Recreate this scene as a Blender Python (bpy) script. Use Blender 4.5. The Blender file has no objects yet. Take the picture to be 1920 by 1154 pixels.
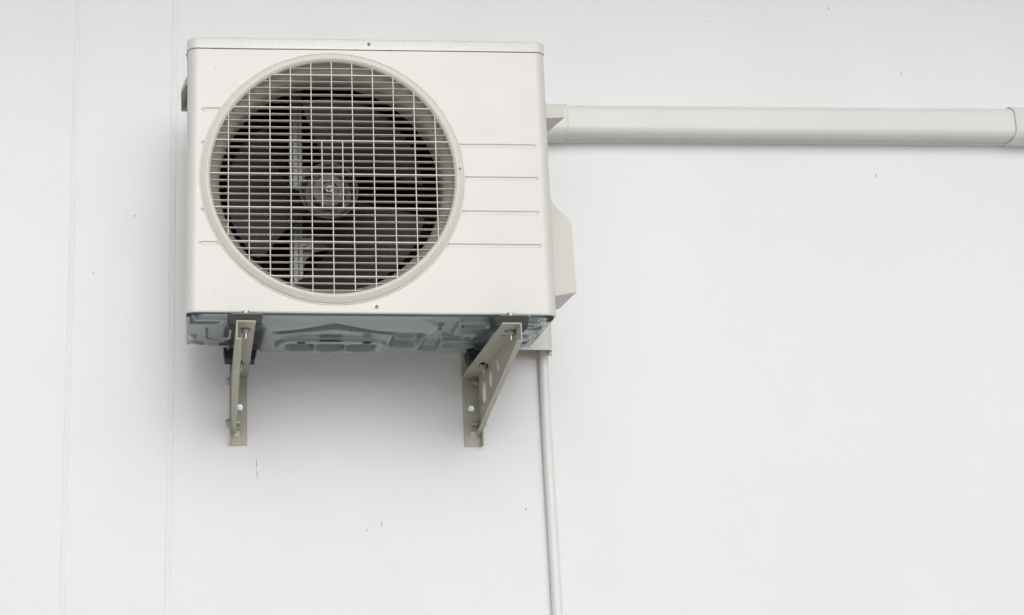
import bpy, bmesh, math, random
from mathutils import Vector, Matrix
random.seed(4)
S = bpy.context.scene
PI = math.pi

# ------------------------------------------------------------------ camera
cam = bpy.data.cameras.new('camera'); co = bpy.data.objects.new('camera', cam)
S.collection.objects.link(co); S.camera = co
Rr = Vector((0.99959137, -0.02855121, 0.00138863)); Uu = Vector((-0.00852101, -0.25125005, 0.96788471)); Ff = Vector((0.02728538, 0.96750103, 0.25139067))
M = Matrix.Identity(4)
for i in range(3):
    M[i][0] = Rr[i]; M[i][1] = Uu[i]; M[i][2] = -Ff[i]
M[0][3], M[1][3], M[2][3] = -0.36528, -3.70721, -0.85429
co.matrix_world = M
cam.sensor_width = 36; cam.lens = 2974.97 / 1920 * 36
cam.shift_x = 0.26134; cam.shift_y = 0.00644
cam.clip_start = 0.05; cam.clip_end = 500

# ------------------------------------------------------------------ light
SUN_EL, SUN_AZ = math.radians(25), math.radians(4)      # azimuth measured from straight in front of the wall, to the right
w = bpy.data.worlds.new('World'); S.world = w; w.use_nodes = True
nt = w.node_tree; bg = nt.nodes['Background']
sky = nt.nodes.new('ShaderNodeTexSky'); sky.sky_type = 'NISHITA'; sky.sun_disc = False
sky.sun_elevation = SUN_EL; sky.sun_rotation = PI - SUN_AZ
sky.air_density = 1.0; sky.dust_density = 4.0; sky.ozone_density = 1.0
hs = nt.nodes.new('ShaderNodeHueSaturation'); hs.inputs['Saturation'].default_value = 0.16   # an overcast, nearly neutral sky
nt.links.new(sky.outputs[0], hs.inputs['Color']); nt.links.new(hs.outputs[0], bg.inputs[0])
bg.inputs[1].default_value = 0.14
sl = bpy.data.lights.new('sun', 'SUN'); so = bpy.data.objects.new('sun', sl); S.collection.objects.link(so)
sl.energy = 0.76; sl.angle = math.radians(76); sl.color = (1.0, 0.993, 0.992)
sd = Vector((math.sin(SUN_AZ) * math.cos(SUN_EL), -math.cos(SUN_AZ) * math.cos(SUN_EL), math.sin(SUN_EL)))
so.rotation_euler = sd.to_track_quat('Z', 'Y').to_euler(); so.location = (1, -4, 6)
S.view_settings.view_transform = 'Standard'; S.view_settings.look = 'None'
S.view_settings.gamma = 1; S.view_settings.use_curve_mapping = False
S.view_settings.exposure = -0.56
S.cycles.max_bounces = 8

# ------------------------------------------------------------------ materials
def mat(name, col, rough=0.45, metal=0.0, var=0.04, vscale=6.0, bump=0.0, bscale=200.0, dirt=None, spec=0.5, coat=0.0):
    m = bpy.data.materials.new(name); m.use_nodes = True
    t = m.node_tree; b = t.nodes['Principled BSDF']
    tc = t.nodes.new('ShaderNodeTexCoord')
    n = t.nodes.new('ShaderNodeTexNoise'); n.inputs['Scale'].default_value = vscale; n.inputs['Detail'].default_value = 6
    t.links.new(tc.outputs['Object'], n.inputs['Vector'])
    r = t.nodes.new('ShaderNodeValToRGB')
    lo = [c * (1 - var) for c in col]; hi = [min(1, c * (1 + var)) for c in col]
    r.color_ramp.elements[0].position = .3; r.color_ramp.elements[1].position = .7
    r.color_ramp.elements[0].color = (*lo, 1); r.color_ramp.elements[1].color = (*hi, 1)
    t.links.new(n.outputs['Fac'], r.inputs['Fac'])
    out = r.outputs['Color']
    if dirt:
        n2 = t.nodes.new('ShaderNodeTexNoise'); n2.inputs['Scale'].default_value = dirt[1]; n2.inputs['Detail'].default_value = 9; n2.inputs['Roughness'].default_value = .65
        t.links.new(tc.outputs['Object'], n2.inputs['Vector'])
        mr = t.nodes.new('ShaderNodeMapRange'); mr.inputs[1].default_value = dirt[2]; mr.inputs[2].default_value = dirt[3]; mr.inputs[4].default_value = dirt[4]
        t.links.new(n2.outputs['Fac'], mr.inputs[0])
        mx = t.nodes.new('ShaderNodeMixRGB'); mx.inputs['Color2'].default_value = (*dirt[0], 1)
        t.links.new(mr.outputs[0], mx.inputs['Fac']); t.links.new(out, mx.inputs['Color1']); out = mx.outputs[0]
    t.links.new(out, b.inputs['Base Color'])
    nr = t.nodes.new('ShaderNodeTexNoise'); nr.inputs['Scale'].default_value = vscale * 3
    t.links.new(tc.outputs['Object'], nr.inputs['Vector'])
    rr = t.nodes.new('ShaderNodeMapRange'); rr.inputs[3].default_value = max(0, rough - .07); rr.inputs[4].default_value = min(1, rough + .07)
    t.links.new(nr.outputs['Fac'], rr.inputs[0]); t.links.new(rr.outputs[0], b.inputs['Roughness'])
    b.inputs['Metallic'].default_value = metal
    b.inputs['Specular IOR Level'].default_value = spec
    b.inputs['Coat Weight'].default_value = coat
    if bump:
        nb = t.nodes.new('ShaderNodeTexNoise'); nb.inputs['Scale'].default_value = bscale; nb.inputs['Detail'].default_value = 4
        t.links.new(tc.outputs['Object'], nb.inputs['Vector'])
        bp = t.nodes.new('ShaderNodeBump'); bp.inputs['Strength'].default_value = 1.0; bp.inputs['Distance'].default_value = bump
        t.links.new(nb.outputs['Fac'], bp.inputs['Height']); t.links.new(bp.outputs[0], b.inputs['Normal'])
    return m

def add_marks(m, marks, col, soft=(.6, 1.2), jitter=.006, amount=1.0):
    """small marks (specks, chips, smudges) at fixed places on the surface"""
    t = m.node_tree; b = t.nodes['Principled BSDF']
    tc = t.nodes.new('ShaderNodeTexCoord')
    nz = t.nodes.new('ShaderNodeTexNoise'); nz.inputs['Scale'].default_value = 90
    t.links.new(tc.outputs['Object'], nz.inputs['Vector'])
    off = t.nodes.new('ShaderNodeVectorMath'); off.operation = 'MULTIPLY_ADD'
    off.inputs[1].default_value = (jitter, 0, jitter); t.links.new(nz.outputs['Color'], off.inputs[0]); t.links.new(tc.outputs['Object'], off.inputs[2])
    total = None
    for (x, z, sx, sz, a) in marks:
        mp = t.nodes.new('ShaderNodeMapping'); mp.vector_type = 'TEXTURE'
        mp.inputs['Location'].default_value = (x + jitter/2, 0, z + jitter/2); mp.inputs['Rotation'].default_value = (0, a, 0); mp.inputs['Scale'].default_value = (sx, 1e4, sz)
        t.links.new(off.outputs[0], mp.inputs[0])
        ln = t.nodes.new('ShaderNodeVectorMath'); ln.operation = 'LENGTH'; t.links.new(mp.outputs[0], ln.inputs[0])
        mr = t.nodes.new('ShaderNodeMapRange'); mr.inputs[1].default_value = soft[0]; mr.inputs[2].default_value = soft[1]; mr.inputs[3].default_value = amount; mr.inputs[4].default_value = 0
        t.links.new(ln.outputs['Value'], mr.inputs[0])
        if total is None: total = mr.outputs[0]
        else:
            mm = t.nodes.new('ShaderNodeMath'); mm.operation = 'MAXIMUM'
            t.links.new(total, mm.inputs[0]); t.links.new(mr.outputs[0], mm.inputs[1]); total = mm.outputs[0]
    src = b.inputs['Base Color'].links[0].from_socket
    mx = t.nodes.new('ShaderNodeMixRGB'); mx.inputs['Color2'].default_value = (*col, 1)
    t.links.new(total, mx.inputs['Fac']); t.links.new(src, mx.inputs['Color1']); t.links.new(mx.outputs[0], b.inputs['Base Color'])

def wall_material(name, col, marks, gz):
    """white paint with a few specks and hairline chips at fixed places"""
    m = mat(name, col, rough=.42, var=.022, vscale=1.6, dirt=((.60,.61,.62), 4.5, .60, .80, .12))
    t = m.node_tree; b = t.nodes['Principled BSDF']; tc = t.nodes.new('ShaderNodeTexCoord')
    add_marks(m, [(x, z - gz, sx, sz, a) for x, z, sx, sz, a in marks], (.17, .17, .18), jitter=.0022, amount=.85)
    # paint: soft unevenness of the board plus fine roller texture
    n1 = t.nodes.new('ShaderNodeTexNoise'); n1.inputs['Scale'].default_value = 5; n1.inputs['Detail'].default_value = 3
    n2 = t.nodes.new('ShaderNodeTexNoise'); n2.inputs['Scale'].default_value = 160; n2.inputs['Detail'].default_value = 5
    b1 = t.nodes.new('ShaderNodeBump'); b1.inputs['Strength'].default_value = .55; b1.inputs['Distance'].default_value = .004
    b2 = t.nodes.new('ShaderNodeBump'); b2.inputs['Strength'].default_value = .6; b2.inputs['Distance'].default_value = .0012
    for n, bb in ((n1, b1), (n2, b2)):
        t.links.new(tc.outputs['Object'], n.inputs['Vector']); t.links.new(n.outputs['Fac'], bb.inputs['Height'])
    t.links.new(b1.outputs[0], b2.inputs['Normal']); t.links.new(b2.outputs[0], b.inputs['Normal'])
    return m

MARKS = [(1.2417,.9347,.0011,.0045,.1),(1.4118,.7556,.0011,.006,-.25),(1.3184,.4803,.0010,.008,.08),(-.5293,.3554,.0010,.005,.5),(-.6272,.2091,.0014,.0020,0),
         (-.2316,-.2554,.0009,.011,0),(-.2303,-.2807,.0008,.012,-.1),(.0619,-.3959,.0009,.007,.08),(.0278,-.411,.0014,.002,0),(.4023,-.3591,.0016,.003,.3),(.9206,.8942,.0012,.002,0)]
m_wall = wall_material('white_wall_paint', (.785, .80, .82), MARKS, -2.45)
m_joint = mat('white_joint_filler', (.785, .80, .815), .5, var=.02, bump=.0006, bscale=60)
m_ground = mat('pale_concrete', (.66, .645, .63), .85, var=.12, vscale=2)
m_panel = mat('cream_enamel', (.672, .668, .640), .33, var=.010, vscale=4, bump=.00004, bscale=700, dirt=((.55,.53,.5), 9, .66, .80, .25), coat=.15)
add_marks(m_panel, [(.262, .412, .040, .016, 0), (.268, .262, .045, .020, .1), (.262, .180, .050, .010, 0)], (.50, .49, .475), (.0, 1.3), .05, .16)
add_marks(m_panel, [(-.3392, .5598, .0016, .0018, 0), (-.338, .040, .0016, .0012, 0), (.05, .60, .0008, .003, 0)], (.30, .29, .27), amount=.8)
m_lid = mat('cream_enamel_lid', (.69, .69, .66), .28, var=.012, vscale=5, bump=.00005, bscale=300, coat=.2)
m_plastic = mat('cream_plastic', (.74, .72, .66), .38, var=.02, vscale=8)
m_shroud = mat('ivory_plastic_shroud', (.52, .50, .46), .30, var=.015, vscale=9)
m_grille = mat('ivory_plastic_grille', (.71, .655, .59), .36, var=.02, vscale=10)
m_ringm = mat('ivory_plastic_ring', (.74, .725, .67), .32, var=.015, vscale=9)
m_cover = mat('beige_plastic_cover', (.60, .59, .55), .42, var=.02)
m_pan = mat('bluish_grey_coated_steel', (.20, .24, .25), .30, metal=.35, var=.05, vscale=6, coat=1.0, bump=.00006, bscale=90)
m_pan.node_tree.nodes['Principled BSDF'].inputs['Coat Roughness'].default_value = .08
m_foot = mat('dark_grey_steel', (.12, .125, .13), .4, metal=.4, var=.1)
m_bracket = mat('olive_beige_powder_coat', (.46, .445, .365), .40, var=.05, vscale=25, bump=.00006, bscale=400, dirt=((.5,.48,.42), 45, .64, .78, .35))
m_rubber = mat('black_rubber', (.020, .018, .019), .6, var=.25, vscale=40)
m_zinc = mat('zinc_plated_steel', (.55, .58, .60), .3, metal=.9, var=.12, vscale=90)
m_dark = mat('black_inner_plastic', (.008, .0075, .009), .6, var=.2)
m_blade = mat('charcoal_fan_plastic', (.014, .0125, .015), .5, var=.06, vscale=12, spec=.3)
m_hubm = mat('grey_hub_plastic', (.035, .036, .040), .35, var=.08)
m_rim = mat('grey_steel_rim', (.14, .145, .15), .35, metal=.5)
m_post = mat('galvanised_bracket', (.27, .305, .305), .45, metal=.2, var=.08, vscale=40)
m_duct = mat('off_white_trunking', (.705, .715, .68), .36, var=.012, vscale=3)
m_ductb = mat('beige_trunking_end', (.66, .62, .54), .45, var=.03)
m_pipe = mat('white_pvc', (.79, .795, .79), .35, var=.01)
m_washer = mat('dull_zinc_washer', (.30, .32, .33), .42, metal=.8, var=.1, vscale=90)
m_slot = mat('slot_shadow_gap', (.03, .03, .03), .8)

def coil_material():
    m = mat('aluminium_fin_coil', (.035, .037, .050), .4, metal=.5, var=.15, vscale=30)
    t = m.node_tree; b = t.nodes['Principled BSDF']; tc = t.nodes.new('ShaderNodeTexCoord')
    wv = t.nodes.new('ShaderNodeTexWave'); wv.bands_direction = 'X'; wv.inputs['Scale'].default_value = 130
    t.links.new(tc.outputs['Object'], wv.inputs['Vector'])
    bp = t.nodes.new('ShaderNodeBump'); bp.inputs['Distance'].default_value = .002; t.links.new(wv.outputs['Fac'], bp.inputs['Height']); t.links.new(bp.outputs[0], b.inputs['Normal'])
    return m
m_coil = coil_material()

# ------------------------------------------------------------------ helpers
def link(name, me, m, parent=None, smooth=True, angle=35):
    o = bpy.data.objects.new(name, me); S.collection.objects.link(o)
    if isinstance(m, (list, tuple)):
        for q in m: me.materials.append(q)
    else: me.materials.append(m)
    if smooth:
        me.shade_smooth()
        me.set_sharp_from_angle(angle=math.radians(angle))
    if parent: o.parent = parent
    return o
def pyd(verts, faces):
    me = bpy.data.meshes.new('m'); me.from_pydata([tuple(v) for v in verts], [], faces); me.validate(); me.update(); return me
def from_bm(bm, name, m, parent=None, bevel=0, seg=2, recalc=True, angle=35):
    if bevel:
        eds = [e for e in bm.edges if len(e.link_faces) == 2 and e.calc_face_angle(0) > .5]
        bmesh.ops.bevel(bm, geom=eds, offset=bevel, segments=seg, affect='EDGES', profile=.5)
    if recalc: bmesh.ops.recalc_face_normals(bm, faces=bm.faces)
    me = bpy.data.meshes.new(name); bm.to_mesh(me); bm.free()
    return link(name, me, m, parent, angle=angle)
def box(bm, x0, x1, y0, y1, z0, z1):
    v = [bm.verts.new(p) for p in ((x0,y0,z0),(x1,y0,z0),(x1,y1,z0),(x0,y1,z0),(x0,y0,z1),(x1,y0,z1),(x1,y1,z1),(x0,y1,z1))]
    for f in ((0,3,2,1),(4,5,6,7),(0,1,5,4),(1,2,6,5),(2,3,7,6),(3,0,4,7)): bm.faces.new([v[i] for i in f])
    return v
def prism(bm, loop, d):
    """closed loop of 3-D points extruded along vector d"""
    a = [bm.verts.new(p) for p in loop]; b = [bm.verts.new(Vector(p) + Vector(d)) for p in loop]
    bm.faces.new(a); bm.faces.new(b[::-1]); n = len(a)
    for i in range(n): bm.faces.new((a[i], b[i], b[(i+1) % n], a[(i+1) % n]))
def cyl(bm, c, axis, r, h, n=24, r2=None):
    ax = Vector(axis).normalized(); q = ax.to_track_quat('Z', 'Y'); r2 = r if r2 is None else r2
    A = []; B = []
    for i in range(n):
        a = 2 * PI * i / n
        A.append(bm.verts.new(Vector(c) + q @ Vector((r*math.cos(a), r*math.sin(a), 0))))
        B.append(bm.verts.new(Vector(c) + q @ Vector((r2*math.cos(a), r2*math.sin(a), h))))
    bm.faces.new(A[::-1]); bm.faces.new(B)
    for i in range(n): bm.faces.new((A[i], A[(i+1) % n], B[(i+1) % n], B[i]))
def lathe(prof, cx, cz, n=160, closed=False):
    """prof: (radius, y) pairs turned round the fan axis (y)"""
    vs = []; fs = []
    for i in range(n):
        a = 2 * PI * i / n
        for (r, y) in prof: vs.append((cx + r*math.cos(a), y, cz + r*math.sin(a)))
    k = len(prof)
    for i in range(n):
        j = (i+1) % n
        for q in range(k if closed else k-1):
            q2 = (q+1) % k; fs.append((i*k+q, j*k+q, j*k+q2, i*k+q2))
    return pyd(vs, fs)
def thing(name, label, cat, loc=(0,0,0), group=None):
    o = bpy.data.objects.new(name, None); S.collection.objects.link(o); o.empty_display_size = .05
    o.location = loc; o['label'] = label; o['category'] = cat
    if group: o['group'] = group
    return o
def tag(o, label, cat, group=None):
    o['label'] = label; o['category'] = cat
    if group: o['group'] = group
def local(root):
    """parts were built in scene coordinates: keep them where they are under the root"""
    for c in root.children:
        for v in c.data.vertices: v.co = v.co - root.location
        for g in c.children:
            for v in g.data.vertices: v.co = v.co - root.location
def sm(a, b, x):
    t = max(0, min(1, (x - a) / (b - a))); return t*t*(3-2*t)
def bolt(parent, c, axis, r=.0085, washer=.0125, shank=.012, name='bolt'):
    ax = Vector(axis).normalized(); c = Vector(c)
    bm = bmesh.new(); cyl(bm, c + ax*.0016, ax, r, .0065, 6)
    cyl(bm, c + ax*.0078, ax, r*.52, shank, 16, r*.48)
    b = from_bm(bm, name, m_zinc, parent, bevel=.0006, seg=1)
    bm = bmesh.new(); cyl(bm, c + ax*.0001, ax, washer, .0016, 28)
    from_bm(bm, 'washer', m_washer, b)
    return b
def screw(parent, c, axis, r=.0047):
    ax = Vector(axis).normalized(); c = Vector(c); q = ax.to_track_quat('Z', 'Y')
    bm = bmesh.new(); n = 24
    rings = [(r*1.25, 0), (r*1.25, .0006), (r*.92, .0009), (r*.85, .0022), (r*.6, .003), (0.0001, .0033)]
    prev = None
    for (rr, h) in rings:
        cur = [bm.verts.new(c + q @ Vector((rr*math.cos(2*PI*i/n), rr*math.sin(2*PI*i/n), h))) for i in range(n)]
        if prev:
            for i in range(n): bm.faces.new((prev[i], prev[(i+1) % n], cur[(i+1) % n], cur[i]))
        prev = cur
    s = from_bm(bm, 'screw', m_zinc, parent)
    bm = bmesh.new()
    for a in (PI/4, -PI/4):
        d = q @ Vector((math.cos(a), math.sin(a), 0)); e = q @ Vector((-math.sin(a), math.cos(a), 0))
        lp = [c + ax*(.0030 + (.0001 if a > 0 else 0)) + d*sx*r*.6 + e*sy*r*.13 for sx, sy in ((-1,-1),(1,-1),(1,1),(-1,1))]
        prism(bm, lp, ax*.0005)
    from_bm(bm, 'screw_slot', m_slot, s)
    return s

# ------------------------------------------------------------------ ground and wall
GZ = -2.45
bm = bmesh.new(); vs = [bm.verts.new(p) for p in ((-60,-60,GZ),(60,-60,GZ),(60,20,GZ),(-60,20,GZ))]; bm.faces.new(vs)
g = from_bm(bm, 'ground', m_ground); g['kind'] = 'structure'

wall = thing('wall', 'smooth white painted exterior wall with two thin vertical joint lines, behind the condenser', 'wall', (0, 0, GZ))
bm = bmesh.new(); box(bm, -7, 8, 0, .2, GZ, 1.9); from_bm(bm, 'wall_board', m_wall, wall)
def joint(x, tilt, wd, lab):
    # raised seam of filled board joint: thin bead with feathered flanks, a little uneven
    vs = []; fs = []; n = 140; zz = [GZ + .002 + (1.895 - GZ) * i / n for i in range(n + 1)]
    prof = [(-.5, 0.0), (-.38, .0010), (-.28, .0011), (-.14, .0006), (.1, .0006), (.26, .0011), (.36, .0010), (.5, 0.0)]
    for i, z in enumerate(zz):
        wob = .0006 * math.sin(z * 7.3 + x * 9) + .0003 * math.sin(z * 31)
        for (u, h) in prof: vs.append((x + tilt * z + u * wd + wob, -h - .00005, z))
    k = len(prof)
    for i in range(n):
        for j in range(k - 1): fs.append((i*k+j, i*k+j+1, (i+1)*k+j+1, (i+1)*k+j))
    o = link('panel_joint', pyd(vs, fs), m_joint, wall, angle=80); o['label'] = lab
joint(-.6805, -.0035, .013, 'thin vertical joint line at the far left of the wall')
joint(-.4365, -.0018, .016, 'thin vertical joint line just left of the condenser')
for c in wall.children:
    for v in c.data.vertices: v.co.z -= GZ

# unseen roof overhang, added and sized to shade the wall top and shorten shadows
eave = thing('added_roof_overhang', 'unseen roof overhang added to shade the top of the white wall', 'roof', (0, 0, 2.0))
bm = bmesh.new(); box(bm, -7, 8, -1.7, .2, 1.9005, 2.05)
from_bm(bm, 'soffit', m_joint, eave)
bm = bmesh.new(); box(bm, -7, 8, -1.725, -1.7002, 1.86, 2.08); from_bm(bm, 'fascia', m_joint, eave)
local(eave)

# ------------------------------------------------------------------ condenser unit
W2, H, D0, D1 = .400, .634, -.4348, -.143      # half width, height, front and rear planes
CX, CZ = -.0810, .3083                          # fan axis
RC = .022
unit = thing('outdoor_condenser', 'cream air conditioner outdoor unit with round fan grille, hung on the wall', 'air conditioner', (0, D0, 0))
ZT = H - .0281
GRV = [(.462, -.366, -.20), (.384, -.366, .3685), (.308, -.366, .3690), (.2295, -.366, .3685), (.154, -.3685, .3690)]
def groove(x, z):
    e = 0
    for (gz, x0, x1) in GRV:
        if abs(z - gz) < .008:
            dx = max(x0 + .003 - x, x - x1 + .003, 0); dz = abs(z - gz)
            d = math.hypot(dx, dz)
            e = max(e, .0027 * (1 - sm(.0020, .0044, d)))
    return e
# front panel wraps round both front corners on to the sides
path = [(-W2, D1 + .01, -1, 0, None), (-W2, -.30, -1, 0, None)]
for i in range(9):
    a = PI + PI/2 * i/8; path.append((-W2+RC+RC*math.cos(a), D0+RC+RC*math.sin(a), math.cos(a), math.sin(a), None))
x = -W2 + RC
nx = 300
for i in range(1, nx):
    x = -W2 + RC + (2*W2 - 2*RC) * i / nx; path.append((x, D0, 0, -1, x))
for i in range(9):
    a = -PI/2 + PI/2 * i/8; path.append((W2-RC+RC*math.cos(a), D0+RC+RC*math.sin(a), math.cos(a), math.sin(a), None))
path += [(W2, -.30, 1, 0, None), (W2, D1 + .01, 1, 0, None)]
zs = set([0.0, .0012, ZT])
z = .004
while z < ZT - .003: zs.add(round(z, 4)); z += .005
for (gz, a, b) in GRV:
    for k in range(-8, 9): zs.add(round(gz + k*.0008, 4))
zs = sorted(zs); zz = [zs[0]]
for q in zs[1:]:
    if q - zz[-1] > .00055: zz.append(q)
vs = []; fs = []; K = len(path)
def panel_wave(x, z): return .0005 * math.sin(x*7 + 1) * math.sin(z*6 + .5) + .00025*math.sin(x*17 + z*11)
for z in zz:
    for (px, py, nx_, ny_, fx) in path:
        e = 0
        if fx is not None: e = groove(fx, z) + panel_wave(fx, z) * sm(0, .05, min(fx + .378, .378 - fx))
        if z < .001: e += .0012
        vs.append((px - nx_*e, py - ny_*e, z))
for i in range(len(zz)-1):
    for j in range(K-1):
        xa = path[j][0]; xb = path[j+1][0]; ya = path[j][1]
        if abs(ya - D0) < 1e-6:
            if math.hypot((xa+xb)/2 - CX, (zz[i]+zz[i+1])/2 - CZ) < .2765: continue
        fs.append((i*K+j, i*K+j+1, (i+1)*K+j+1, (i+1)*K+j))
# folded lips at the bottom and at the top (under the cover)
def lip(z, dz, wd):
    base = len(vs)
    for (px, py, nx_, ny_, fx) in path: vs.append((px - nx_*.0012, py - ny_*.0012, z))
    for (px, py, nx_, ny_, fx) in path: vs.append((px - nx_*wd, py - ny_*wd, z + dz))
    for j in range(K-1): fs.append((base+j, base+K+j, base+K+j+1, base+j+1) if wd > 0 else ())
lip(0.0, 0.0, .0045)
me = pyd(vs, fs)
panel = link('front_panel', me, m_panel, unit, angle=60)
panel['label'] = 'cream front panel with horizontal pressed grooves right of the fan'

def rrect(x0, x1, y0, y1, r, n=8):
    pts = []
    for (cx, cy, a0) in ((x1-r, y1-r, 0), (x0+r, y1-r, PI/2), (x0+r, y0+r, PI), (x1-r, y0+r, 3*PI/2)):
        for i in range(n+1): a = a0 + PI/2*i/n; pts.append((cx + r*math.cos(a), cy + r*math.sin(a)))
    return pts
def stack(rings, cap0=True, cap1=True):
    vs = [p for r in rings for p in r]; n = len(rings[0]); fs = []
    for i in range(len(rings)-1):
        for j in range(n): fs.append((i*n+j, i*n+(j+1) % n, (i+1)*n+(j+1) % n, (i+1)*n+j))
    if cap0: fs.append(tuple(range(n))[::-1])
    if cap1: b = (len(rings)-1)*n; fs.append(tuple(range(b, b+n)))
    return pyd(vs, fs)
def ring_at(z, g, r=RC):
    return [(px, py, z) for px, py in rrect(-W2-g, W2+g, D0-g, D1+g, r+g)]
# top cover
lid = link('top_cover', stack([ring_at(H-.0266, -.004), ring_at(H-.0268, .0012), ring_at(H-.0262, .0022), ring_at(H-.006, .0022), ring_at(H-.0028, .0014), ring_at(H-.0008, -.001), ring_at(H, -.0045), ring_at(H-.003, -.012)]), m_lid, unit, angle=50)
screw(unit, (.0038, D0-.0022, .6197), (0,-1,0)); screw(unit, (.0099, D0-.0002, .0154), (0,-1,0))
screw(unit, (-W2-.001, -.405, .6035), (-1,0,0)); screw(unit, (.1965, D0-.0085, .3255), (0,-1,0), .0042)

# back panel and inner walls
bm = bmesh.new(); box(bm, -W2+.004, W2-.004, D1, D1+.0015, 0, H-.03); from_bm(bm, 'back_panel', m_plastic, unit)
bm = bmesh.new()
box(bm, .205, .2065, D0+.012, D1-.002, .005, H-.03)                 # partition to the compressor room
box(bm, -W2+.004, W2-.004, D0+.03, D1-.002, H-.0345, H-.033)
from_bm(bm, 'inner_partition', m_dark, unit)
# dark backing behind the panel right of and round the fan opening
vs = []; fs = []; n = 96
outer = []
for i in range(n):
    a = 2*PI*i/n; vs.append((CX + .262*math.cos(a), D0+.050, CZ + .262*math.sin(a)))
for i in range(n):
    a = 2*PI*i/n; c, s = math.cos(a), math.sin(a)
    t = min(((.394-CX)/c if c > 0 else (-.394-CX)/c) if abs(c) > 1e-6 else 9, ((H-.036-CZ)/s if s > 0 else (.004-CZ)/s) if abs(s) > 1e-6 else 9)
    vs.append((CX+c*t, D0+.050, CZ+s*t))
for i in range(n): fs.append((i, (i+1) % n, n+(i+1) % n, n+i))
link('inner_baffle', pyd(vs, fs), m_dark, unit)

# fan shroud: glossy curved throat behind the grille
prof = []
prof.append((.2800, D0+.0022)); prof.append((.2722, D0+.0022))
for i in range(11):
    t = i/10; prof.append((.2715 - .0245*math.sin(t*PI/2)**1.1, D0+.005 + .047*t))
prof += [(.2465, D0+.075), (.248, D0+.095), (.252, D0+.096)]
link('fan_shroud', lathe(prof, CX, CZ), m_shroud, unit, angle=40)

# grille: bezel ring + bars
prof = [(.2700, D0+.0012), (.2905, D0+.0003), (.2912, D0-.0012), (.2904, D0-.0022), (.2892, D0-.0022), (.2882, D0-.0004), (.2872, D0-.0006), (.2866, D0-.0042), (.2772, D0-.0118), (.2752, D0-.0130), (.2732, D0-.0132),
        (.2716, D0-.0122), (.2680, D0-.0080), (.2668, D0-.0050), (.2668, D0+.0012)]
grille = link('fan_grille', lathe(prof, CX, CZ, 220, closed=True), m_ringm, unit, angle=32)
grille['label'] = 'round ivory grille of thin horizontal and vertical bars'
vs = []; fs = []
def addbox(x0, x1, y0, y1, z0, z1, ch=0):
    b = len(vs)
    for p in ((x0,y0,z0),(x1,y0,z0),(x1,y1,z0),(x0,y1,z0),(x0,y0,z1),(x1,y0,z1),(x1,y1,z1),(x0,y1,z1)): vs.append(p)
    for f in ((0,3,2,1),(4,5,6,7),(0,1,5,4),(1,2,6,5),(2,3,7,6),(3,0,4,7)): fs.append(tuple(b+i for i in f))
def bar_h(z, x0, x1, th, dep):
    # rounded nose, the ends drop back behind the ring
    b = len(vs); y = D0 - .0085
    sec = [(0, -.30), (-.0008, 0), (0, .30)]
    pr = [(y+.0006, -th/2), (y, -th*.25), (y, th*.25), (y+.0006, th/2), (y+dep, th*.36), (y+dep, -th*.36)]
    for x in (x0, x1):
        for (yy, dz) in pr: vs.append((x, yy, z+dz))
    k = len(pr)
    for i in range(k): fs.append((b+i, b+(i+1) % k, b+k+(i+1) % k, b+k+i))
    fs.append(tuple(b+i for i in range(k))[::-1]); fs.append(tuple(b+k+i for i in range(k)))
RI = .2675
for k in range(-17, 18):
    z = .3114 + k*.01545
    dz = z - CZ
    if abs(dz) > RI - .006: continue
    hw = math.sqrt(RI*RI - dz*dz)
    thick = (k % 5 == 0)
    bar_h(z, CX-hw, CX+hw, .0026 if thick else .0013, .0125 if thick else .0112)
for k in range(-5, 6):
    x = CX + .0 + k*.0455; dx = x - CX
    hh = math.sqrt(RI*RI - dx*dx)
    addbox(x-.0009, x+.0009, D0-.0072, D0-.0032, CZ-hh, CZ+hh)
for x in (CX-.02275, CX+.02275): addbox(x-.0009, x+.0009, D0-.0071, D0-.0033, .2334, .3886)
link('grille_bars', pyd(vs, fs), m_grille, grille, angle=25)
# mounting tab by the ring screw
bm = bmesh.new(); box(bm, .1925, .2005, D0-.0086, D0-.002, .3215, .3400); from_bm(bm, 'screw_tab', m_ringm, grille, bevel=.0015)

# fan
YF = D0 + .120
fan = None
prof = [(.0001, YF-.030), (.010, YF-.030), (.012, YF-.028), (.0125, YF-.022), (.020, YF-.022), (.0215, YF-.026), (.036, YF-.026), (.040, YF-.022), (.041, YF-.004), (.052, YF-.002),
        (.058, YF-.020), (.0625, YF-.026), (.0645, YF-.026), (.066, YF-.022), (.066, YF+.03), (.060, YF+.032), (.0001, YF+.032)]
fan = link('fan', lathe(prof, CX, CZ, 72), m_hubm, unit, angle=30)
link('hub_rim', lathe([(.0632, YF-.0268), (.0650, YF-.0275), (.0665, YF-.0262), (.0665, YF-.022), (.0632, YF-.022)], CX, CZ, 96, closed=True), m_rim, fan)
bm = bmesh.new(); cyl(bm, (CX, YF-.030, CZ), (0,-1,0), .0085, .007, 6); cyl(bm, (CX, YF-.037, CZ), (0,-1,0), .0040, .008, 20)
from_bm(bm, 'hub_nut', m_washer, fan, bevel=.0008, seg=1)
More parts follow.
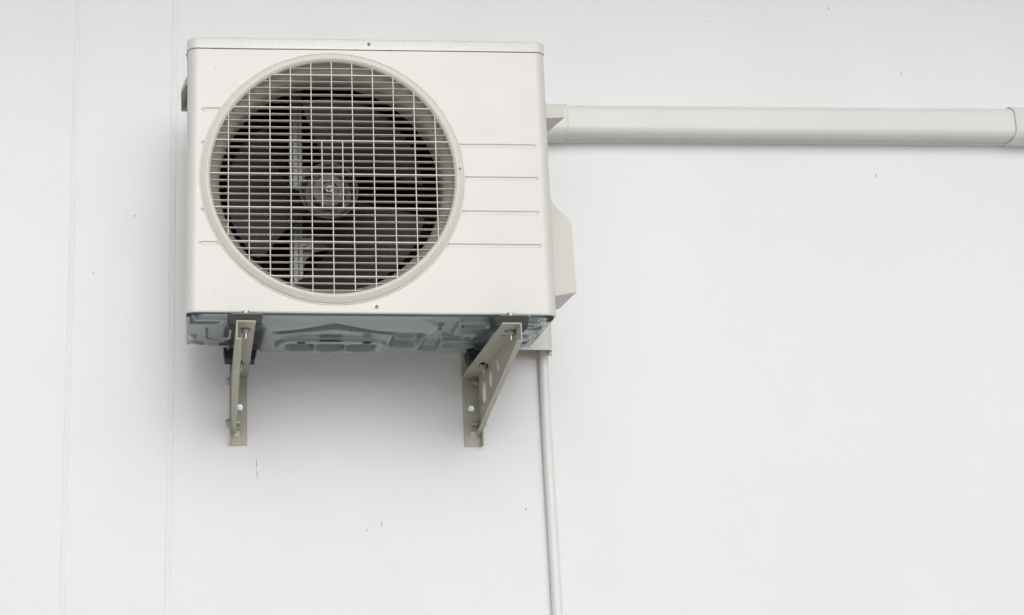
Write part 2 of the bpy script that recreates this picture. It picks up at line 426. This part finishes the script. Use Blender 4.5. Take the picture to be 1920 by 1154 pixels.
for b in range(3):
    a_mid = math.radians(72 + 120*b)
    vs = []; fs = []; NR, NA = 18, 26
    for s_ in (0, 1):
        for i in range(NR+1):
            t = i/NR; r = .062 + (.229-.062)*t
            span = math.radians(62 + 34*sm(0, 1, t)); sw = math.radians(-16*t)
            for j in range(NA+1):
                u = j/NA; a = a_mid + sw + span*(u-.5)
                if i == NR: rr = r - .006*(2*u-1)**2
                else: rr = r
                edge = min(u, 1-u)*NA
                y = YF + .012 - (u-.5)*(.058 - .010*t) - .016*math.sin(PI*u)*t + s_*.0028
                vs.append((CX + rr*math.cos(a), y, CZ + rr*math.sin(a)))
    n = (NR+1)*(NA+1); q = NA+1
    for s_ in (0, 1):
        for i in range(NR):
            for j in range(NA):
                f = (s_*n+i*q+j, s_*n+i*q+j+1, s_*n+(i+1)*q+j+1, s_*n+(i+1)*q+j); fs.append(f if s_ else f[::-1])
    per = [i*q for i in range(NR+1)] + [NR*q+j for j in range(1, q)] + [i*q+NA for i in range(NR-1, -1, -1)] + [j for j in range(NA-1, 0, -1)]
    for i in range(len(per)): a_, b_ = per[i], per[(i+1) % len(per)]; fs.append((a_, b_, n+b_, n+a_))
    link('fan_blade', pyd(vs, fs), m_blade, fan, angle=50)

# motor and its post
bm = bmesh.new(); cyl(bm, (CX, YF+.034, CZ), (0,1,0), .052, .06, 40); from_bm(bm, 'fan_motor', m_hubm, unit, bevel=.004)
bm = bmesh.new()
x0, x1 = -.163, -.134
for (a, b, y) in ((x0, x0+.006, 0), (x0+.0085, x0+.0185, -.004), (x1-.0075, x1, 0)):
    box(bm, a, b, -.232+y, -.212, .012, .60)
box(bm, x0, x1, -.2115, -.2095, .012, .60)
# motor plate with curved flanks
pl = []
for (px, pz) in ((x1, .135), (x1+.003, .165), (x1+.010, .185), (x1+.026, .20), (-.09, .205), (-.02, .215), (-.02, .40), (-.10, .405), (x1, .41)):
    pl.append((px, -.214, pz))
from_bm(bm, 'motor_post', m_post, unit, bevel=.0006, seg=1)
bm = bmesh.new(); prism(bm, pl, (0, .003, 0)); from_bm(bm, 'motor_plate', m_hubm, unit)
bm = bmesh.new(); box(bm, -.149, -.112, -.226, -.2145, .205, .232); cyl(bm, (-.130, -.2265, .219), (0,-1,0), .008, .006, 16)
from_bm(bm, 'motor_lug', m_post, unit, bevel=.004)

# heat exchanger coil
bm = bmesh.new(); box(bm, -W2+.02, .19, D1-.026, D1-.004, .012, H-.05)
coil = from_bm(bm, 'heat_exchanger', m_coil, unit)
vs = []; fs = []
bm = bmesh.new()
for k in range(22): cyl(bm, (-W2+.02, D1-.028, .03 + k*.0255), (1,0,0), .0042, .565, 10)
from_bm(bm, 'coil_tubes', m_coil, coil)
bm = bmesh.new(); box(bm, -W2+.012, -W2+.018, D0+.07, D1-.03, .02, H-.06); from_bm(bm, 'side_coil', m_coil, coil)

# base pan, pressed steel seen from below
def cap(x, y, a, b, r, soft):
    ax, ay = a; bx, by = b; dx, dy = bx-ax, by-ay; L = dx*dx+dy*dy or 1e-9
    t = max(0, min(1, ((x-ax)*dx+(y-ay)*dy)/L)); d = math.hypot(x-ax-t*dx, y-ay-t*dy)
    return 1 - sm(r-soft/2, r+soft/2, d)
def rb(x, y, x0, x1, y0, y1, r, soft):
    cx, cy = (x0+x1)/2, (y0+y1)/2; qx = abs(x-cx)-(x1-x0)/2+r; qy = abs(y-cy)-(y1-y0)/2+r
    d = math.hypot(max(qx, 0), max(qy, 0)) + min(max(qx, qy), 0) - r
    return 1 - sm(-soft/2, soft/2, d)
def pan(x, y):
    """amount pressed down (m)"""
    e = .003
    rx = .135 + .030*sm(-.37, -.30, y)*0 - .0
    # central tray with a slanting right end
    right = .085 + .07*sm(-.435, -.365, y) + .0
    right += -.02*sm(-.36, -.25, y)
    tray = sm(-.262, -.215, x) * (1 - sm(right-.006, right+.012, x))
    e += .015 * tray * sm(D0+.014, D0+.085, y)
    # chevron ridge (pressed up)
    ch = max(cap(x, y, (-.195,-.325), (-.075,-.372), .012, .006), cap(x, y, (-.075,-.372), (.060,-.325), .012, .006))
    e -= .014 * ch
    pk = rb(x, y, -.195, .050, -.285, -.170, .045, 0.011)
    e += .009*pk
    for cx in (-.142, -.073, -.003): e -= .022 * rb(x, y, cx-.029, cx+.029, -.256, -.192, .012, .015)
    e -= .020 * rb(x, y, .066, .128, -.330, -.192, .026, .018)
    # right hand stampings
    e += .012 * rb(x, y, .190, .265, -.410, -.300, .016, 0.007)
    e -= .008 * rb(x, y, .202, .258, -.398, -.368, .008, 0.006)
    e += .011 * rb(x, y, .175, .300, -.245, -.155, .014, 0.007)
    e -= .007 * rb(x, y, .190, .290, -.225, -.180, .008, 0.007)
    for (cx, cy) in ((.350,-.385), (.236,-.275), (.352,-.255)):
        d = math.hypot(x-cx, (y-cy)); e += .007*(1-sm(.018, .026, d)) - .006*(1-sm(.005, .009, d)) + .003*(1-sm(.030,.036,d))
    e += .008 * rb(x, y, .318, .386, -.345, -.300, .010, 0.006)
    e -= .008 * rb(x, y, .322, .380, -.225, -.175, .010, 0.006)
    e += .0 * rb(x, y, .148, .182, -.432, -.408, .006, 0.004)
    # left hand stampings
    e -= .009 * rb(x, y, -.410, -.322, -.400, -.340, .018, 0.007)
    e += .010 * rb(x, y, -.385, -.300, -.426, -.404, .008, 0.004)
    e -= .004 * rb(x, y, -.352, -.300, -.320, -.190, .024, 0.007)
    e += .005 * cap(x, y, (-.384,-.175), (-.368,-.165), .008, .008)
    e += .005 * cap(x, y, (-.384,-.21), (-.384,-.24), .006, .008)
    e += .005 * cap(x, y, (-.345,-.160), (-.325,-.160), .008, .008)
    # little dimples along the rear edge
    e += .002 * (math.sin(x*55) > .75) * sm(-.165, -.150, y)
    # drain boss
    # rear strip hangs as low as the tray, from foot to foot
    band = sm(-.172, -.155, y) * sm(-.235, -.212, x) * (1 - sm(.250, .266, x))
    e = e*(1-band) + .0175*band
    d = math.hypot(x+.077, y+.164); e += .003*(1-sm(.016, .022, d))
    # the rim is never pressed up above the panel's lip
    ed = min(x + .3965, .3965 - x, y - D0 - .004)
    k = 1 - sm(.006, .012, ed)
    e = e*(1-k) + max(e, .002)*k
    gap = (1 - sm(D0+.0125, D0+.0150, y))
    return e*(1-gap) - .004*gap
NXp, NYp = 460, 300
X0, X1, Y0, Y1 = -W2+.0035, W2-.0035, D0+.004, D1
vs = []; fs = []
def inside(x, y, r=.02):
    qx = max(abs(x) - (X1 - r), 0); qy = max(y - (Y1 - r), (Y0 + r) - y, 0)
    return math.hypot(qx, qy) <= r + 1e-6
idx = {}
for j in range(NYp+1):
    for i in range(NXp+1):
        x = X0+(X1-X0)*i/NXp; y = Y0+(Y1-Y0)*j/NYp
        # pull the corners in so that they are round
        r = .036; cx = max(-(X1-r), min(X1-r, x)); cy = max(Y0+r, min(Y1-r, y))
        dx, dy = x-cx, y-cy
        if dx and dy:
            m_ = max(abs(dx), abs(dy)); k = m_/math.hypot(dx, dy); x2, y2 = cx+dx*k, cy+dy*k
        else: x2, y2 = x, y
        vs.append((x2, y2, -pan(x, y)))
for j in range(NYp):
    for i in range(NXp):
        x = X0+(X1-X0)*(i+.5)/NXp; y = Y0+(Y1-Y0)*(j+.5)/NYp
        if math.hypot(x+.077, y+.164) < .011: continue
        fs.append((j*(NXp+1)+i, (j+1)*(NXp+1)+i, (j+1)*(NXp+1)+i+1, j*(NXp+1)+i+1))
# rim turned up all round
per = [i for i in range(NXp+1)] + [j*(NXp+1)+NXp for j in range(1, NYp+1)] + [NYp*(NXp+1)+i for i in range(NXp-1, -1, -1)] + [j*(NXp+1) for j in range(NYp-1, 0, -1)]
b = len(vs)
for q in per: vs.append((vs[q][0], vs[q][1], .010))
for i in range(len(per)): k = (i+1) % len(per); fs.append((per[i], per[k], b+k, b+i))
panm = link('base_pan', pyd(vs, fs), m_pan, unit, angle=50); panm['label'] = 'bluish grey pressed steel base with stamped ribs'
def slot(cx, cy, wd, ln):
    bm = bmesh.new()
    z = -pan(cx, cy) - .0006
    box(bm, cx-wd/2, cx+wd/2, cy-ln/2, cy+ln/2, z-.0008, z)
    from_bm(bm, 'drain_slot', m_slot, panm)
slot(-.142, -.275, .018, .010); slot(-.077, -.283, .050, .006); slot(.005, -.278, .018, .010); slot(.158, -.331, .012, .010); slot(-.391, -.415, .012, .012); slot(.388, -.405, .010, .03)
bm = bmesh.new(); cyl(bm, (-.077, -.164, -.0185), (0,0,1), .0125, .004, 30); from_bm(bm, 'drain_hole', m_slot, panm)

# metal feet under the base
for (fx, sgn) in ((-.2690, 0), (.2960, 0)):
    for (y0, y1) in ((-.492, -.405), (-.185, -.094)):
        lp = [(fx-.033, y0, -.0155), (fx+.033, y0, -.0155), (fx+.033, y0, -.0185), (fx-.033, y0, -.0185)]
        bm = bmesh.new(); box(bm, fx-.033, fx+.033, y0, y1, -.0190, -.0165)
        yy0, yy1 = (-.430, y1) if y0 < -.4 else (y0, D1-.002)
        prism(bm, [(fx-.036, yy0, -.006), (fx-.036, yy1, -.006), (fx-.030, yy1, -.0164), (fx-.030, yy0, -.0164)], (.072 if 0 else .004, 0, 0))
        prism(bm, [(fx+.032, yy0, -.006), (fx+.032, yy1, -.006), (fx+.027, yy1, -.0164), (fx+.027, yy0, -.0164)], (.004, 0, 0))
        from_bm(bm, 'mounting_foot', m_foot, unit, bevel=.0008, seg=1)

# handles and valve cover on the sides
def wedge(name, pts_front, pts_back, m, bev=.003):
    bm = bmesh.new(); a = [bm.verts.new(p) for p in pts_front]; b = [bm.verts.new(p) for p in pts_back]; n = len(a)
    bm.faces.new(a); bm.faces.new(b[::-1])
    for i in range(n): bm.faces.new((a[i], b[i], b[(i+1) % n], a[(i+1) % n]))
    return from_bm(bm, name, m, unit, bevel=bev, seg=3)
X = W2 - .001
h1 = wedge('side_handle', [(X,-.362,.520),(X+.054,-.362,.503),(X+.056,-.362,.482),(X,-.362,.479)], [(X,-.200,.520),(X+.020,-.200,.507),(X+.020,-.200,.480),(X,-.200,.479)], m_cover, .0025)
# the left handle is an open scoop: top, outer and rear walls only, hollow below
bm = bmesh.new()
HP = [(-X,-.350,.580),(-X-.006,-.345,.572),(-X-.017,-.300,.562),(-X-.017,-.222,.552),(-X,-.222,.562)]
top = [bm.verts.new(p) for p in HP]; low = [bm.verts.new((p[0], p[1], q)) for p, q in zip(HP, (.556,.556,.554,.541,.541))]
bm.faces.new(top)
for i in range(4): bm.faces.new((top[i], low[i], low[i+1], top[i+1]))
h2 = from_bm(bm, 'side_handle', m_cover, unit)
h2['label'] = 'hollow scoop handle on the left side'
sdm = h2.modifiers.new('thick', 'SOLIDIFY'); sdm.thickness = .0016; sdm.offset = -1
wedge('valve_cover', [(X,-.352,.305),(X+.018,-.352,.288),(X+.030,-.352,.268),(X+.0555,-.352,.244),(X+.061,-.352,.226),(X+.064,-.352,.074),(X,-.352,.062)],
      [(X,-.225,.305),(X+.018,-.225,.288),(X+.030,-.225,.268),(X+.0555,-.225,.244),(X+.061,-.225,.226),(X+.050,-.235,.066),(X,-.235,.056)], m_cover, .008)
local(unit)

# ------------------------------------------------------------------ brackets
ZA = -.043; TH = .0028; YT = -.534
def bracket(xo, s, label):
    """xo = outer web plane, s=+1: flange goes to the right of the web (left bracket)"""
    root = thing('wall_bracket', label, 'bracket', (xo, 0, -.2125), 'steel brackets under the condenser')
    X = lambda d: xo + s*d
    # support arm: top flange, web, sloping lip and front lip, bent from one sheet; slots and holes cut by building the faces around them
    bm = bmesh.new()
    FW = .0405
    def sheet_with_holes(outer, holes, to3, d):
        """flat outline with holes -> filled, extruded sheet"""
        t = bmesh.new(); 
        for lp in [outer] + holes:
            v = [t.verts.new((p[0], p[1], 0)) for p in lp]
            for i in range(len(v)): t.edges.new((v[i], v[(i+1) % len(v)]))
        r = bmesh.ops.triangle_fill(t, edges=t.edges[:], use_beauty=True)
        t.verts.ensure_lookup_table()
        va = [bm.verts.new(to3(v.co.x, v.co.y)) for v in t.verts]
        vb = [bm.verts.new(Vector(to3(v.co.x, v.co.y)) + Vector(d)) for v in t.verts]
        ind = {v: i for i, v in enumerate(t.verts)}
        for f in t.faces:
            q = [ind[v] for v in f.verts]; bm.faces.new([va[i] for i in q]); bm.faces.new([vb[i] for i in q[::-1]])
        for e in t.edges:
            if len(e.link_faces) == 1:
                i, j = ind[e.verts[0]], ind[e.verts[1]]; bm.faces.new((va[i], va[j], vb[j], vb[i]))
        t.free()
    def circ(cx, cy, r, n=28, ry=None): return [(cx + r*math.cos(2*PI*i/n), cy + (ry or r)*math.sin(2*PI*i/n)) for i in range(n)]
    def obround(cx, cy, r, L, n=12):   # long axis along second coordinate
        return [(cx + r*math.cos(PI*i/n), cy + L/2 + r*math.sin(PI*i/n)) for i in range(n+1)] + [(cx - r*math.cos(PI*i/n), cy - L/2 - r*math.sin(PI*i/n)) for i in range(n+1)]
    # top flange (coordinates: distance from web, y)
    sheet_with_holes([(TH*.9, -.004), (FW, -.004), (FW, YT), (TH*.9, YT)], [obround(.0185, -.452, .0058, .045), obround(.0165, -.150, .0058, .040)],
                     lambda a, y: (X(a), y, ZA), (0, 0, -TH))
    # web (coordinates: y, z)
    zl = ZA - .040; sl = (zl + .186) / (YT + .012)     # slope of the diagonal
    diag = lambda y: zl + (y - YT) * (-.186 - zl) / (-.012 - YT)
    sheet_with_holes([(-.012, ZA), (-.012, -.186), (YT, zl), (YT, ZA)], [circ(-.090, -.0985, .0262), circ(-.178, -.0860, .0208), circ(-.272, -.0760, .0150)],
                     lambda y, z: (X(0), y, z), (s*TH, 0, 0))
    # sloping lip: turned in under the web along the diagonal
    LW = .0118
    p0 = Vector((0, YT, zl)); p1 = Vector((0, -.012, -.186)); dd = (p1-p0).normalized(); nn = Vector((0, dd.z, -dd.y)); nn = nn if nn.z < 0 else -nn
    lp = [Vector((X(TH), p0.y, p0.z)), Vector((X(LW), p0.y, p0.z)), Vector((X(LW), p1.y, p1.z)), Vector((X(TH), p1.y, p1.z))]
    prism(bm, lp, -nn*TH)
    # rounded bends as thin quarter rods
    for (a, b) in ((Vector((X(TH), YT, ZA-TH)), Vector((X(TH), -.004, ZA-TH))),):
        pts = [a] + [a + Vector((-s*TH*math.cos(t)*1.0, 0, TH*math.sin(t))) for t in [PI/2*i/5 for i in range(6)]]
    arm = from_bm(bm, 'support_arm', m_bracket, root, bevel=.0, angle=30)
    bv = arm.modifiers.new('edge', 'BEVEL'); bv.width = .0006; bv.segments = 2; bv.limit_method = 'ANGLE'; bv.angle_limit = math.radians(40)
    # wall plate: angle iron
    bm = bmesh.new()
    xs = -.0040
    sheet_with_holes([(xs, -.2125), (.0385, -.2125), (.0385, .030), (xs, .030)], [ [(.0045,-.1795),(.0045,-.1865),(.0075,-.190),(.019,-.190),(.0225,-.1865),(.0225,-.1795),(.019,-.176),(.0075,-.176)] ],
                     lambda a, z: (X(a), -.0035, z), (0, .003, 0))
    sheet_with_holes([(-.0035, -.2125), (-.0035, .030), (-.031, .030), (-.031, -.2125)], [], lambda y, z: (X(xs), y, z), (s*.003, 0, 0))
    plate = from_bm(bm, 'wall_plate', m_bracket, root, angle=30)
    bv = plate.modifiers.new('edge', 'BEVEL'); bv.width = .0006; bv.segments = 2; bv.limit_method = 'ANGLE'; bv.angle_limit = math.radians(40)
    bolt(root, (X(.0205), -.0036, -.122), (0,-1,0), .0078, .0115, .004)
    for z in (-.060, -.160):
        bolt(root, (X(xs)-s*.0002, -.019, z), (-s,0,0), .0075, .0095, .001)
        bolt(root, (X(TH)+s*.0002, -.019, z), (s,0,0), .0075, .0105, .012, name='nut')
    local(root)
    return root
bl = bracket(-.2925, 1, 'olive beige steel wall bracket under the left side of the condenser')
br = bracket(.3000, -1, 'olive beige steel wall bracket with round holes under the right side of the condenser')

# ------------------------------------------------------------------ rubber pads with their bolts
def pad(cx, cy, label, wd=.072, ln=.050):
    root = thing('rubber_pad', label, 'rubber pad', (cx, cy, ZA), 'black rubber pads between condenser and brackets')
    z0, z1 = ZA + .0002, -.0195
    h = wd/2
    if cy < -.4:
        prof = [(-h+.002, z0), (h-.002, z0), (h, z0+.014), (h, z1), (-h, z1), (-h, z0+.014)]
    else:
        prof = [(-h+.002, z0), (h-.002, z0), (h+.002, -.0185), (h+.002, -.0145), (h-.007, -.0145), (h-.0055, z1), (-h+.0055, z1), (-h+.007, -.0145), (-h-.002, -.0145), (-h-.002, -.0185)]
    bm = bmesh.new(); prism(bm, [(cx+a, cy-ln/2, b) for a, b in prof], (0, ln, 0))
    o = from_bm(bm, 'pad_block', m_rubber, root, bevel=.0009, seg=2)
    # centre web seen in front of the block
    bm = bmesh.new(); box(bm, cx-h+.003, cx+h-.003, cy-ln/2-.004, cy-ln/2+.002, z0+.0005, z0+.011); from_bm(bm, 'pad_ridge', m_rubber, root, bevel=.002)
    bolt(root, (cx+.003, cy, ZA-TH-.0002), (0,0,-1), .0085, .0115, .012, name='bolt')
    bm = bmesh.new(); cyl(bm, (cx+.003, cy, -.0165), (0,0,1), .0105, .0045, 24); cyl(bm, (cx+.003, cy, -.0119), (0,0,1), .0075, .0050, 6)
    if cy < -.4: from_bm(bm, 'bolt_head', m_washer, root, bevel=.0008, seg=1)
    else: bm.free()
    local(root)
pad(-.2740, -.4710, 'black rubber pad on the front tip of the left bracket')
pad(.2860, -.4740, 'black rubber pad on the front tip of the right bracket')
pad(-.2755, -.1450, 'black rubber pad on the left bracket near the wall')
pad(.2855, -.1480, 'black rubber pad on the right bracket near the wall')

# ------------------------------------------------------------------ trunking
trunk = thing('pipe_trunking', 'off white plastic pipe trunking running right along the wall from behind the condenser', 'trunking', (.43, 0, .60))
def duct_profile(h0, h1, dp, r, n=8):
    """section in (y, z): rounded front corners, feet on the wall"""
    pts = [(0.0, h0)]
    for i in range(n+1): a = PI/2*i/n; pts.append((-dp + r - r*math.sin(a), h0 + r - r*math.cos(a)))
    for i in range(n+1): a = PI/2*i/n; pts.append((-dp + r - r*math.cos(a), h1 - r + r*math.sin(a)))
    pts.append((0.0, h1)); return pts
SL = .0047
def duct(name, xa, xb, h0, h1, dp, r, m=m_duct, segs=1, cap=True):
    vs = []; fs = []
    pr = duct_profile(h0, h1, dp, r)
    k = len(pr)
    for i in range(segs+1):
        x = xa + (xb-xa)*i/segs
        for (y, z) in pr: vs.append((x, y-.0002, z + (x-.54)*SL))
    for i in range(segs):
        for j in range(k-1): fs.append((i*k+j, i*k+j+1, (i+1)*k+j+1, (i+1)*k+j))
    if cap: fs.append(tuple(range(k))); fs.append(tuple(segs*k+j for j in range(k))[::-1])
    return link(name, pyd(vs, fs), m, trunk, angle=30)
ch = duct('trunking_cover', .30, 1.74, .5600, .6405, .0600, .020, segs=6)
# base channel of the trunking: slightly wider, thin, on the wall; and the seam of the cover
duct('trunking_base', .30, 1.74, .5578, .6425, .0130, .002)
bm = bmesh.new()
def sl_box(x0, x1, y0, y1, z0, z1):
    v = box(bm, x0, x1, y0, y1, z0, z1)
    for q in v: q.co.z += (q.co.x-.54)*SL
sl_box(.56, 1.66, -.0235, -.0220, .5594, .5602); sl_box(.56, 1.66, -.0300, -.0290, .5592, .5602); from_bm(bm, 'cover_seam', m_duct, ch)
def coupling(xa, xb, bow, grow, lab):
    vs = []; fs = []; pr0 = duct_profile(.5600, .6405, .0600, .020); k = len(pr0)
    def sc(g): return duct_profile(.5600-g, .6405+g, .0600+g, .020+g)
    stations = [(0, 0.0004), (0.0, grow), (.003, grow+.0008), (.5, grow), ('e', grow+.0008), (1, grow), (1, 0.0004)]
    st = [(xa, .0004), (xa, grow), (xa+.0025, grow+.0012), (xa+.006, grow), (xb-.006, grow), (xb-.0025, grow+.0012), (xb, grow), (xb, .0004)]
    for (x, g) in st:
        for q, (y, z) in enumerate(sc(g)):
            u = (z-.6)/.042
            vs.append((x + (bow*(1-u*u) if x < (xa+xb)/2 else -bow*.3*(1-u*u)), y-.0003, z + (x-.54)*SL))
    for i in range(len(st)-1):
        for j in range(k-1): fs.append((i*k+j, i*k+j+1, (i+1)*k+j+1, (i+1)*k+j))
    o = link('trunking_coupling', pyd(vs, fs), m_duct, trunk, angle=30); o['label'] = lab
coupling(.440, .5365, .0, .0035, 'joint collar beside the condenser')
coupling(1.652, 1.735, .006, .0042, 'joint collar at the right edge of the picture')
# elbow and vertical leg behind the unit
bm = bmesh.new()
def vprof(x0, x1, dp, r, n=8):
    pts = [(x1, 0.0)]
    for i in range(n+1): a = PI/2*i/n; pts.append((x1 - r + r*math.cos(a), -dp + r - r*math.sin(a)))
    for i in range(n+1): a = PI/2*i/n; pts.append((x0 + r - r*math.sin(a), -dp + r - r*math.cos(a)))
    pts.append((x0, 0.0)); return pts
def vduct(name, x0, x1, dp, r, z0, z1, th, m):
    o_ = vprof(x0, x1, dp, r); i_ = vprof(x0+th, x1-th, dp-th, max(r-th, .002)); k = len(o_); vs = []; fs = []
    for z in (z0, z1):
        for p in o_: vs.append((p[0], p[1]-.0002, z))
        for p in i_: vs.append((p[0], p[1]-.0002, z))
    n2 = 2*k
    for j in range(k-1):
        fs.append((j+1, j, n2+j, n2+j+1)); fs.append((k+j, k+j+1, n2+k+j+1, n2+k+j)); fs.append((j, j+1, k+j+1, k+j)); fs.append((n2+j+1, n2+j, n2+k+j, n2+k+j+1))
    return link(name, pyd(vs, fs), m, trunk, angle=30)
vduct('vertical_cover', .374, .4705, .066, .013, .0105, .648, .0028, m_duct)
bm = bmesh.new(); box(bm, .388, .461, -.012, -.0006, .0045, .10); from_bm(bm, 'vertical_base', m_ductb, trunk, bevel=.001)
bm = bmesh.new(); box(bm, .376, .4690, -.063, -.001, .6475, .650); from_bm(bm, 'elbow', m_duct, trunk, bevel=.001)
bm = bmesh.new(); box(bm, .3755, .3805, -.062, -.055, .004, .030); from_bm(bm, 'cover_clip', m_ductb, trunk, bevel=.0008)
bm = bmesh.new(); cyl(bm, (.466, -.048, .001), (0,0,1), .0052, .02, 12); from_bm(bm, 'cover_clip', m_ductb, trunk, bevel=.0008)
local(trunk)

# ------------------------------------------------------------------ drain pipe
vs = []; fs = []; n = 28; st = 60; R = .0116
for i in range(st+1):
    z = .09 - (.09 - (GZ+.01)) * i/st
    x = .4575 + .0045*sm(.0, -.6, z) + (.0012*math.sin(z*5.1)) ; y = -.0135 - .004*sm(-.03, .05, z) + .0006*math.sin(z*3)
    for j in range(n):
        a = 2*PI*j/n; vs.append((x + R*math.cos(a), y + R*math.sin(a), z))
for i in range(st):
    for j in range(n): fs.append((i*n+j, (i+1)*n+j, (i+1)*n+(j+1) % n, i*n+(j+1) % n))
dp_ = link('drain_pipe', pyd(vs, fs), m_pipe, None); tag(dp_, 'thin white round drain pipe running straight down the wall below the trunking', 'pipe')
